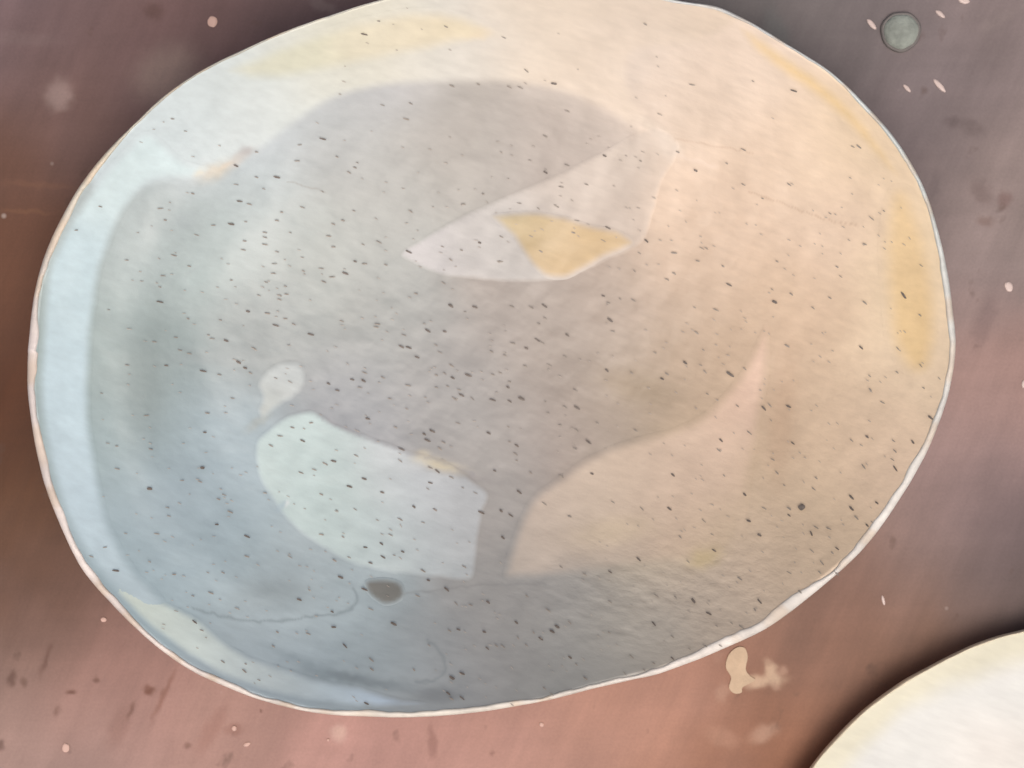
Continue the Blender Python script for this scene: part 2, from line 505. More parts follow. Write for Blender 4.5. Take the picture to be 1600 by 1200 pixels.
def dents_main(x, y, q, t):
    z = np.zeros_like(x)
    # ledge on the left wall under the smooth outer band
    left = smooth(0.55, 0.95, -np.cos(t + 0.12))
    z += left * (0.0015 * np.exp(-((q - 0.80) / 0.055) ** 2) - 0.0010 * np.exp(-((q - 0.66) / 0.06) ** 2))
    # shallow hand-pressed hollows
    for (u, v, s_, h) in [(300, 640, 90, -0.0014), (235, 560, 45, 0.0012), (330, 430, 80, -0.001), (560, 780, 120, -0.0012),
                          (720, 240, 130, -0.0010), (1010, 610, 90, -0.0016), (840, 930, 90, 0.0010), (1190, 560, 45, 0.0010),
                          (470, 1010, 60, -0.0010), (1100, 180, 90, -0.0008), (600, 922, 24, -0.0010), (1250, 620, 60, -0.0008)]:
        z += h * np.exp(-((x - u) ** 2 + (y - v) ** 2) / (2 * s_ * s_))
    z += 0.0010 * vnoise(x, y, 150, 21) + 0.0006 * vnoise(x, y, 60, 22) + 0.00026 * vnoise(x, y, 24, 23) + 0.00006 * vnoise(x, y, 9, 25)
    # rough wiped ripples in the lower right
    rr = np.exp(-(((x - 1060) / 190) ** 2 + ((y - 950) / 75) ** 2))
    a = 0.42
    xx = x * math.cos(a) + y * math.sin(a); yy = -x * math.sin(a) + y * math.cos(a)
    z += rr * (0.0006 * vnoise(xx * 0.4, yy, 11, 24) + 0.0003 * vnoise(xx * 0.5, yy, 6, 26))
    z *= smooth(1.0, 0.93, q)
    return z


big = Shell(OUT, (765, 548), lip_main, 0.036, HR, 2.6, dents_main, 1000, 0.35, 3)

# glaze tones of the big bowl with its shading baked in: celadon-white at the left, greige in the middle, peach at the right, butter at the edges
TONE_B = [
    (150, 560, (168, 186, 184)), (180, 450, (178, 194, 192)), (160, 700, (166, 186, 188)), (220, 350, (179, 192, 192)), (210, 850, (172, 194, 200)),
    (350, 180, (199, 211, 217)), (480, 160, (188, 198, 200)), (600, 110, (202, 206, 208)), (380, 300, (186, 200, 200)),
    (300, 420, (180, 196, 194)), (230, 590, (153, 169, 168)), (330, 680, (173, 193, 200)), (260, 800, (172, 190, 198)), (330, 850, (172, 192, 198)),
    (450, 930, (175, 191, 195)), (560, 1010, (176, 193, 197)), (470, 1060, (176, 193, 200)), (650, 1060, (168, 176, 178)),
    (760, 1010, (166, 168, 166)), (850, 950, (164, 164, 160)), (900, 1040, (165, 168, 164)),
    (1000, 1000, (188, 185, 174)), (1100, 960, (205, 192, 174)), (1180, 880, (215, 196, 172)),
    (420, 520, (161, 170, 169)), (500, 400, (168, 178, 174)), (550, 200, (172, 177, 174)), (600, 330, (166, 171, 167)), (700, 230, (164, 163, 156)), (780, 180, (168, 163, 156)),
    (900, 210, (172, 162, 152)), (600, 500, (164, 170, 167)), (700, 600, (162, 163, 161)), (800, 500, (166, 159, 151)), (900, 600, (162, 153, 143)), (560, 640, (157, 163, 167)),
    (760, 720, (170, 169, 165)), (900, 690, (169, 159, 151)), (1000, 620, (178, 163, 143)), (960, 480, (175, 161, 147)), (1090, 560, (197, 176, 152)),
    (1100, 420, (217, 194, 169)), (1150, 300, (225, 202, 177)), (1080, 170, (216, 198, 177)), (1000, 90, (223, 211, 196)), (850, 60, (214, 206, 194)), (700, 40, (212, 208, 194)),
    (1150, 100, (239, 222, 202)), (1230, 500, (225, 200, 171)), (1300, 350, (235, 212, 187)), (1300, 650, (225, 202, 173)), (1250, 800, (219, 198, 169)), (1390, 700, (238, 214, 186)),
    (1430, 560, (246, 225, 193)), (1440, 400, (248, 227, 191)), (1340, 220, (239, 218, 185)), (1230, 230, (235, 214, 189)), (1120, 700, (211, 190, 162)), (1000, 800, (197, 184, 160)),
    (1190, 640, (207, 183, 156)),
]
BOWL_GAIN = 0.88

# outlines of the separate tinted patches laid on the inner wall (measured positions)
PATCHES = {
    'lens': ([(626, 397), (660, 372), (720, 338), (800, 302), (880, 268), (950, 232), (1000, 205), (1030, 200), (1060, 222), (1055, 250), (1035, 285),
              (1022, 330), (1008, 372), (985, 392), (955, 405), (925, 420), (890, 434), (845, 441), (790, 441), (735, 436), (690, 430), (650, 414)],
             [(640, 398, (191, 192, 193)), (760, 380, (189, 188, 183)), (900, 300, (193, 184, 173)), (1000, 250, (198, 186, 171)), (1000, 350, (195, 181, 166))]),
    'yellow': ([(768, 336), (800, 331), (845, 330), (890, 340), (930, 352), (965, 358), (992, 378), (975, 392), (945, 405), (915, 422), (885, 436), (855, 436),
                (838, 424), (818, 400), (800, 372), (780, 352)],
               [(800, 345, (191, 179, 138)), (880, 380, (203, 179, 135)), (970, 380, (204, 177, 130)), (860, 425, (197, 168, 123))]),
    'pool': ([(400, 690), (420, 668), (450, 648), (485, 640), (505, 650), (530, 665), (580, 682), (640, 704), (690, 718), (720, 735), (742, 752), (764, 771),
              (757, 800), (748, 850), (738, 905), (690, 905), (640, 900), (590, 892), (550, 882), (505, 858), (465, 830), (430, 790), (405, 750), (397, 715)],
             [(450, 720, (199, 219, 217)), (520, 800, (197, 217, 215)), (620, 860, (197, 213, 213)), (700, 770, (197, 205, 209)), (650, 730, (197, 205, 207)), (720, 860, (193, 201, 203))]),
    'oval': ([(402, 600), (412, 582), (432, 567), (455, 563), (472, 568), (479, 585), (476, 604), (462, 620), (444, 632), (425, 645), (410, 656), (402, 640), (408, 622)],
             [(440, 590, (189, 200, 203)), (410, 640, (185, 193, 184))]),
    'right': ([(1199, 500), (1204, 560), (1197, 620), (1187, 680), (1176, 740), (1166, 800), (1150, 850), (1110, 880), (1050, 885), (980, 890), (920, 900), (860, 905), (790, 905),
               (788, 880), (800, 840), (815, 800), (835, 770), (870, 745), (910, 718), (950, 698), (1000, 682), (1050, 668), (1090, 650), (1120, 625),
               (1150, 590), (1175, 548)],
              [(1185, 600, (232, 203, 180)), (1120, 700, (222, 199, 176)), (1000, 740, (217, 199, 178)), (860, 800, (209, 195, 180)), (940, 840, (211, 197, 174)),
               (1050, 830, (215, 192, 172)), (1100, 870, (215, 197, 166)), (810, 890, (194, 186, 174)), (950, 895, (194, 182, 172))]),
    'drop': ([(568, 912), (575, 905), (592, 902), (612, 903), (627, 910), (634, 924), (628, 938), (612, 945), (598, 945), (584, 938), (574, 926)],  # small grey oval spot
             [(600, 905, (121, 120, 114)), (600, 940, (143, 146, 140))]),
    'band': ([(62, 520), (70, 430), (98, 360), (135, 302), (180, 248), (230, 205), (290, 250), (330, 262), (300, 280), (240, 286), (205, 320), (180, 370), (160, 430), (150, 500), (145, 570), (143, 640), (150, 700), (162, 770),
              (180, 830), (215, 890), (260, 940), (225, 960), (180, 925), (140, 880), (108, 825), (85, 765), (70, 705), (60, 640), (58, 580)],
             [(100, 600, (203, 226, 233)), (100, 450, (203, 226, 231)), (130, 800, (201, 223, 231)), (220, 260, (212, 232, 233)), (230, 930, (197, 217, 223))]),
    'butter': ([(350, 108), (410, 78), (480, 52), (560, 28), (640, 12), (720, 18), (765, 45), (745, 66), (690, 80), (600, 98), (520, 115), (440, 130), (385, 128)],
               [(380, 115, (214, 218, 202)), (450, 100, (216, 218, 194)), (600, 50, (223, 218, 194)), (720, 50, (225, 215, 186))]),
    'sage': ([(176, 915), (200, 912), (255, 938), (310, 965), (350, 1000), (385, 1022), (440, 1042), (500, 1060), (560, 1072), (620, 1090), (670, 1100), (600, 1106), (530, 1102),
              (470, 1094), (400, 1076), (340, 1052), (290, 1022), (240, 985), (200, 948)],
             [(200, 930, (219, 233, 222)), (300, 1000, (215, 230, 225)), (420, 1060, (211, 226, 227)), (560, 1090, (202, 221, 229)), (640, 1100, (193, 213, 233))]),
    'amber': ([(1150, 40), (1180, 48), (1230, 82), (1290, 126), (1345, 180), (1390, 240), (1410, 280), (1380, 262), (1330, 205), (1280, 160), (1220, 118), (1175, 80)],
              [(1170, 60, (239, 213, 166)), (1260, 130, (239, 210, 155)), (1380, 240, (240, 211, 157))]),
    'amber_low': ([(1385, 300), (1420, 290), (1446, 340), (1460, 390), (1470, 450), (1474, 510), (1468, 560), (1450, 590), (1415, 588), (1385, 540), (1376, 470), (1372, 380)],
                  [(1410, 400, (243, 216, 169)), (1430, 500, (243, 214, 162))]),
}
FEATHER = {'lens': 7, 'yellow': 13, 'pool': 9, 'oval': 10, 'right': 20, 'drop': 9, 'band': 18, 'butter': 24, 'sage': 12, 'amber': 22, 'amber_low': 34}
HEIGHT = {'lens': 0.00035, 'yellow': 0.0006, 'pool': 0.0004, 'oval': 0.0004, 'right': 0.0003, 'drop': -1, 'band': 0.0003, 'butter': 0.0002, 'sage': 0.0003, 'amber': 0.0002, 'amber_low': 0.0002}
LABEL = {'lens': 'almond-shaped pale cream patch', 'yellow': 'butter yellow patch inside the almond patch', 'pool': 'pale blue-white patch at lower left',
         'oval': 'small oval whitish patch', 'right': 'large pale peach patch at lower right', 'drop': 'small grey oval spot', 'band': 'smooth pale blue band along the left rim',
         'butter': 'cream yellow patch at the upper left edge', 'sage': 'pale sage strip along the lower left rim', 'amber': 'amber strip at the upper right rim',
         'amber_low': 'amber patch at the right rim'}


TONE_TOP = [(180, 300, (201, 217, 220)), (300, 190, (207, 221, 222)), (450, 150, (211, 221, 218)), (550, 60, (222, 221, 201)), (700, 80, (218, 219, 211)), (850, 60, (226, 215, 196)), (900, 120, (222, 209, 190)),
            (1000, 60, (226, 213, 196)), (1000, 180, (220, 205, 186)), (1150, 30, (226, 209, 186))]
TOP_ZONE = spline([(150, 300), (150, 180), (350, 60), (600, -20), (900, -60), (1150, 0), (1100, 60), (1000, 75), (978, 105), (985, 145), (1015, 185), (1066, 232), (1040, 245), (1000, 205), (945, 170),
                   (880, 142), (800, 127), (700, 126), (600, 132), (520, 152), (460, 190), (400, 235), (320, 275), (240, 285), (195, 310)], 200)  # outline of the paler zone across the top of the wall


# small stains, scrapes, tide lines of the glaze, plus painted shade on the left wall: (u, v, half length, half width, turn, colour, strength)
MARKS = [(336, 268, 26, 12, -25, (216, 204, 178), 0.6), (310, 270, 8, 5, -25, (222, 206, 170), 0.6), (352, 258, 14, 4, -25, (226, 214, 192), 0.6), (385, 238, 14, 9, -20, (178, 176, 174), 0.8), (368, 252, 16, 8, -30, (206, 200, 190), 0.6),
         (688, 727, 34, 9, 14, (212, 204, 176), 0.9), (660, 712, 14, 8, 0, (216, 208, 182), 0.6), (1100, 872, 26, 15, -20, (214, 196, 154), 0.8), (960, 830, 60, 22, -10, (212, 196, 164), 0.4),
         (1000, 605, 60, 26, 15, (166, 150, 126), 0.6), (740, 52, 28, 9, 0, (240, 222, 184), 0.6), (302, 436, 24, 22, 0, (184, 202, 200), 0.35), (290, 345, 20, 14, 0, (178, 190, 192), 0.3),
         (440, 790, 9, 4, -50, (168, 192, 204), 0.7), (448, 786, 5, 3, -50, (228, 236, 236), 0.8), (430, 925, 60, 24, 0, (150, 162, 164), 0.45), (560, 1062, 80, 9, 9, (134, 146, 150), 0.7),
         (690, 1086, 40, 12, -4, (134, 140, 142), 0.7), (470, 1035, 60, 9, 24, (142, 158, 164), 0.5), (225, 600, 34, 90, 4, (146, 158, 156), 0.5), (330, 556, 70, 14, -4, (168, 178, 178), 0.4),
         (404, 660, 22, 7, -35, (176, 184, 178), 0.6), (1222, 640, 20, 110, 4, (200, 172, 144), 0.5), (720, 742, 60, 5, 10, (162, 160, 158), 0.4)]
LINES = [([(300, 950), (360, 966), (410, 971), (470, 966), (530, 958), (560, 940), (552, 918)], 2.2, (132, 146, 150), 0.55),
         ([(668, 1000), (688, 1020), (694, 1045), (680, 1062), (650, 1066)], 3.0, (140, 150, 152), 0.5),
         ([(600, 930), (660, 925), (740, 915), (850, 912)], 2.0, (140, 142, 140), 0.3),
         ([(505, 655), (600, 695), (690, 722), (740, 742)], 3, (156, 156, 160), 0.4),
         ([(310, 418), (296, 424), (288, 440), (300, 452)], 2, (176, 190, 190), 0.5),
         ([(1000, 200), (1060, 240), (1120, 262)], 3, (232, 214, 196), 0.4),
         ([(1170, 300), (1240, 325), (1300, 345), (1340, 352)], 1.2, (190, 160, 130), 0.4),
         ([(1050, 215), (1120, 228), (1180, 240)], 1.2, (196, 168, 140), 0.4),
         ([(450, 285), (480, 292), (510, 300)], 1.2, (150, 148, 140), 0.5)]


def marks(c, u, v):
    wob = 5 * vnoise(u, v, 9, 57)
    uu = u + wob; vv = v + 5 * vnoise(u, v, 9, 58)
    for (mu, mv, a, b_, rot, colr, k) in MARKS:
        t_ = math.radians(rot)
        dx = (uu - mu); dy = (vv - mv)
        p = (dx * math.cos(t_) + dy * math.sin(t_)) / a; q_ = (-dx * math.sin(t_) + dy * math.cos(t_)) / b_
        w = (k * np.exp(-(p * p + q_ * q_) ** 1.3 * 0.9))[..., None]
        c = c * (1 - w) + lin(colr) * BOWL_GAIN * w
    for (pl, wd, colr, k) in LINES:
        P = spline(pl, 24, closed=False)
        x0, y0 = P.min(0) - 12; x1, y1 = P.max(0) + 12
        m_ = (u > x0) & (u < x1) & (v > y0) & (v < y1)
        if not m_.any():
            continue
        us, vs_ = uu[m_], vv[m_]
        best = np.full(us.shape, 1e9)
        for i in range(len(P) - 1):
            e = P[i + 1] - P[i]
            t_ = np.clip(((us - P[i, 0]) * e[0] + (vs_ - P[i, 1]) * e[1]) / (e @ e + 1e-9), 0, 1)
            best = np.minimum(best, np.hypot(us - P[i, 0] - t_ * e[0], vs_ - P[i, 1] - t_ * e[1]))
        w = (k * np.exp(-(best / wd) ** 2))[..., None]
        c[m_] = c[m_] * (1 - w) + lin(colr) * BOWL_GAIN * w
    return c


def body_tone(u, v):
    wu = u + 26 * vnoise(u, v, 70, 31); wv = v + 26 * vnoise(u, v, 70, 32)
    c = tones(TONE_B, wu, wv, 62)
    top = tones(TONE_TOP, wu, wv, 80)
    w = smooth(10, -10, sdf(TOP_ZONE, u, v))[..., None]
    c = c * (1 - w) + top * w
    # mottling and fine slanted streaks over all the tones
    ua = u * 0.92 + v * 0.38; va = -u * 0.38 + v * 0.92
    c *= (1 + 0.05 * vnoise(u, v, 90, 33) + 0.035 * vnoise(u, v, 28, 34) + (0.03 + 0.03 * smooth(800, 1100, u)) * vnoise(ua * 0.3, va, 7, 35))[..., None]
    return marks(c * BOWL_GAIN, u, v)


def grit(u, v):
    return 0.2 + 1.4 * np.exp(-(((u - 1050) / 230) ** 2 + ((v - 900) / 120) ** 2)) + 0.35 * smooth(900, 1200, u)


# ---- inner surface
bowl = empty('speckled_bowl', 'large oval speckled bowl, pale blue at left and peach at right, filling the board', 'bowl')
N = big.N
t = np.linspace(-np.pi, np.pi, N, endpoint=False)


def build_shell(sh, parent, tone_fn, Mi, Mr, Mo, rim_tone, MR=380, foot=0.45, grit_fn=None):
    N = sh.N
    t = np.linspace(-np.pi, np.pi, N, endpoint=False)
    Ro = sh.R(t); wl = sh.w(t) * (1 + 0.7 * vnoise(t * 7, t * 0, 1.0, 42) + 0.35 * vnoise(t * 19, t * 0, 1.0, 44) + 0.16 * vnoise(t * 50, t * 0, 1.0, 43)); Ri = Ro - wl
    q = np.linspace(0.004, 1, MR)
    T, Q = np.meshgrid(t, q)
    x = sh.c[0] + Q * Ri * np.cos(T); y = sh.c[1] + Q * Ri * np.sin(T)
    z = sh.inner(x, y)
    P = sh.to_world(x, y, z)
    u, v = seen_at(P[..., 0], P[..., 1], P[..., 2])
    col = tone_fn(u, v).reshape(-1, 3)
    gr = (grit_fn or grit)(u, v).ravel()
    cx, cy = sh.c
    zc = sh.inner(np.array([cx]), np.array([cy]))
    V = np.vstack([P.reshape(-1, 3), sh.to_world(np.array([cx]), np.array([cy]), zc)])
    col = np.vstack([col, col[:1]]); gr = np.append(gr, gr[0])
    F = grid_faces(MR, N)[:, ::-1]
    fan = np.stack([np.arange(N), (np.arange(N) + 1) % N, np.full(N, len(V) - 1)], -1)
    fan4 = np.hstack([fan, fan[:, :1]])
    # fan as degenerate-free triangles: separate mesh data path
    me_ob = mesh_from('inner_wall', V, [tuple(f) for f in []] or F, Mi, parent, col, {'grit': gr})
    import bmesh
    bm = bmesh.new(); bm.from_mesh(me_ob.data); bm.verts.ensure_lookup_table()
    c_ = bm.verts[len(V) - 1]
    for a, b_, _ in fan:
        f = bm.faces.new((bm.verts[int(b_)], bm.verts[int(a)], c_)); f.smooth = True
    bm.normal_update()
    bm.to_mesh(me_ob.data); bm.free()
    # ---- rim edge
    k = 12
    V = []; C = []
    edge_z = sh.inner(sh.c[0] + Ri * np.cos(t), sh.c[1] + Ri * np.sin(t))
    chips = 1 + 0.25 * vnoise(t * 40, t * 0 + 3, 1.0, 41)
    for i in range(k + 1):
        a = math.pi * 0.98 * i / k
        rr = Ri + wl * (1 - math.cos(a)) / 2
        hz = edge_z + 0.0011 * np.sin(a) * chips - 0.0014 * (i / k) ** 2
        xx = sh.c[0] + rr * np.cos(t); yy = sh.c[1] + rr * np.sin(t)
        V.append(sh.to_world(xx, yy, hz))
        C.append(rim_tone(t, i / k))
    top_last = V[-1].copy()
    V = np.vstack(V); C = np.vstack(C)
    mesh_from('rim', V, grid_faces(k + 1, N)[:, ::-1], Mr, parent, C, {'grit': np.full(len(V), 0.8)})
    # ---- outer wall, down to a foot
    rings = 26
    V = []
    cw = sh.to_world(np.array([cx]), np.array([cy]), np.array([0.0]))[0]
    for i in range(rings):
        f = i / (rings - 1)
        s_ = 1 - (1 - foot) * (f ** 2.2)
        z = top_last[:, 2] * (1 - f) + 0.004 * f
        V.append(np.stack([cw[0] + (top_last[:, 0] - cw[0]) * s_, cw[1] + (top_last[:, 1] - cw[1]) * s_, z], -1))
    V = np.vstack(V)
    mesh_from('outer_wall', V, grid_faces(rings, N)[:, ::-1], Mo, parent)
    # ---- foot ring
    V = []
    for s_, z in ((foot, 0.0042), (foot * 1.0, 0.0012), (foot * 0.985, 0.0005), (foot * 0.93, 0.0005), (foot * 0.91, 0.0012), (foot * 0.9, 0.0040), (0.02, 0.0045)):
        V.append(np.stack([cw[0] + (top_last[:, 0] - cw[0]) * s_, cw[1] + (top_last[:, 1] - cw[1]) * s_, np.full(N, z)], -1))
    mesh_from('foot_ring', np.vstack(V), grid_faces(7, N)[:, ::-1], Mo, parent)


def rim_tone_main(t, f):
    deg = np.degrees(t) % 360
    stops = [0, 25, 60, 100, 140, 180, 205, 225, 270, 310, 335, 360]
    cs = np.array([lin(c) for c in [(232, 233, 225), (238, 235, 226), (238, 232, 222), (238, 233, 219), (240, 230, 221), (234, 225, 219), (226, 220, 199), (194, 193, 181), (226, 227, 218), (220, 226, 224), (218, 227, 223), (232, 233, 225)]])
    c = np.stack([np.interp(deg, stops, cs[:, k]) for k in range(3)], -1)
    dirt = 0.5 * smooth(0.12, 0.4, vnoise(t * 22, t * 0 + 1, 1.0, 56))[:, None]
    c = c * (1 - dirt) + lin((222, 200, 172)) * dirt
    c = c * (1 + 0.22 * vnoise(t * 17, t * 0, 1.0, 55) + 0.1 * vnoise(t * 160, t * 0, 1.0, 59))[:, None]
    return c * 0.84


build_shell(big, bowl, body_tone, M_glaze, M_rim, M_outer, rim_tone_main)


# ---- raised tinted patches
def solve_plan(sh, u, v):
    """plan position (rim-plane units) of the inner surface point seen at u, v"""
    x, y = u.copy(), v.copy()
    for _ in range(8):
        z = sh.inner(x, y)
        s = (DC + HR - z) / DC
        x = 800 + (u - 800) * s; y = 600 + (v - 600) * s
    return x, y, z


def patch(key, step=5.0):
    pts, tn = PATCHES[key]
    P = spline(pts, max(120, int(len(pts) * 10)))
    # unevenness of the edge
    P = P + np.stack([1.6 * vnoise(P[:, 0], P[:, 1], 14, 61), 1.6 * vnoise(P[:, 0], P[:, 1], 14, 62)], -1) * 1.3
    x0, y0 = P.min(0); x1, y1 = P.max(0)
    gx, gy = np.meshgrid(np.arange(x0, x1, step), np.arange(y0, y1, step))
    gx = gx + np.where(np.arange(gx.shape[0]) % 2, step / 2, 0)[:, None]
    dd = sdf(P, gx, gy)
    # extra rings hugging the border so that the rounded patch edge is real
    c_ = []
    keep = dd < -3
    pts_in = np.stack([gx[keep], gy[keep]], -1)
    nb = len(P)
    tang = np.roll(P, -1, 0) - np.roll(P, 1, 0)
    nrm = np.stack([-tang[:, 1], tang[:, 0]], -1); nrm /= np.linalg.norm(nrm, axis=1)[:, None] + 1e-9
    test = sdf(P, P[:, 0] + nrm[:, 0], P[:, 1] + nrm[:, 1])
    nrm *= np.where(test > 0, -1, 1)[:, None]
    R1 = P + nrm * 1.6
    ok = sdf(P, R1[:, 0], R1[:, 1]) < -1.2
    R1 = R1[ok]
    allp = [Vector(p) for p in P] + [Vector(p) for p in R1] + [Vector(p) for p in pts_in]
    res = delaunay_2d_cdt(allp, [(i, (i + 1) % nb) for i in range(nb)], [], 1, 1e-6)
    q = np.array([[p.x, p.y] for p in res[0]])
    F = [tuple(f) for f in res[2]]
    x, y, z = solve_plan(big, q[:, 0], q[:, 1])
    dq = -sdf(P, q[:, 0], q[:, 1]); dq = np.maximum(dq, 0)
    h = HEIGHT[key]
    if h < 0:   # the small grey spot, domed
        lift = 0.00012 + 0.0004 * np.sqrt(np.clip(dq / 20, 0, 1))
    else:
        lift = 0.00008 + h * (0.30 * smooth(0, 9, dq) + 0.3 * np.minimum(1, dq / 60))
    if key == 'yellow':
        lift = lift + 0.0003
    W_ = big.to_world(x, y, z + lift)
    base = body_tone(q[:, 0], q[:, 1])
    if key == 'yellow':
        base = tones(PATCHES['lens'][1], q[:, 0], q[:, 1], 70) * BOWL_GAIN
    mine = tones(tn, q[:, 0] + 18 * vnoise(q[:, 0], q[:, 1], 45, 71), q[:, 1] + 18 * vnoise(q[:, 0], q[:, 1], 45, 72), 60) * BOWL_GAIN
    mine *= (1 + 0.06 * vnoise(q[:, 0], q[:, 1], 60, 73) + 0.05 * vnoise(q[:, 0], q[:, 1], 20, 74) + 0.05 * vnoise(q[:, 0] * 0.4, q[:, 1], 8, 75))[:, None]
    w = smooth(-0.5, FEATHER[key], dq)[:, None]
    if key in ('lens', 'right', 'pool'):   # tint fades out towards one side
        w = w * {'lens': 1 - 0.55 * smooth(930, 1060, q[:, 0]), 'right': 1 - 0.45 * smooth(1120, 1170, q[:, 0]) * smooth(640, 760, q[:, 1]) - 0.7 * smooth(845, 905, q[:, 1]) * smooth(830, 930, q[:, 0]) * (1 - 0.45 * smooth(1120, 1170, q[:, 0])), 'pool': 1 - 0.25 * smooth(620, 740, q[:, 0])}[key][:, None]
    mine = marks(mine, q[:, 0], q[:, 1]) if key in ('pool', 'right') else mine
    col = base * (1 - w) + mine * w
    # orientation
    f0 = F[0]; a, b_, c3 = (W_[i] for i in f0[:3])
    if np.cross(b_ - a, c3 - a)[2] < 0:
        F = [f[::-1] for f in F]
    ob = mesh_from('raised_patch' if key != 'drop' else 'grey_spot', W_, F, M_patch, bowl, col, {'grit': grit(q[:, 0], q[:, 1]) * 0.8})
    ob['label'] = LABEL[key]
    return ob


for key in PATCHES:
    patch(key)

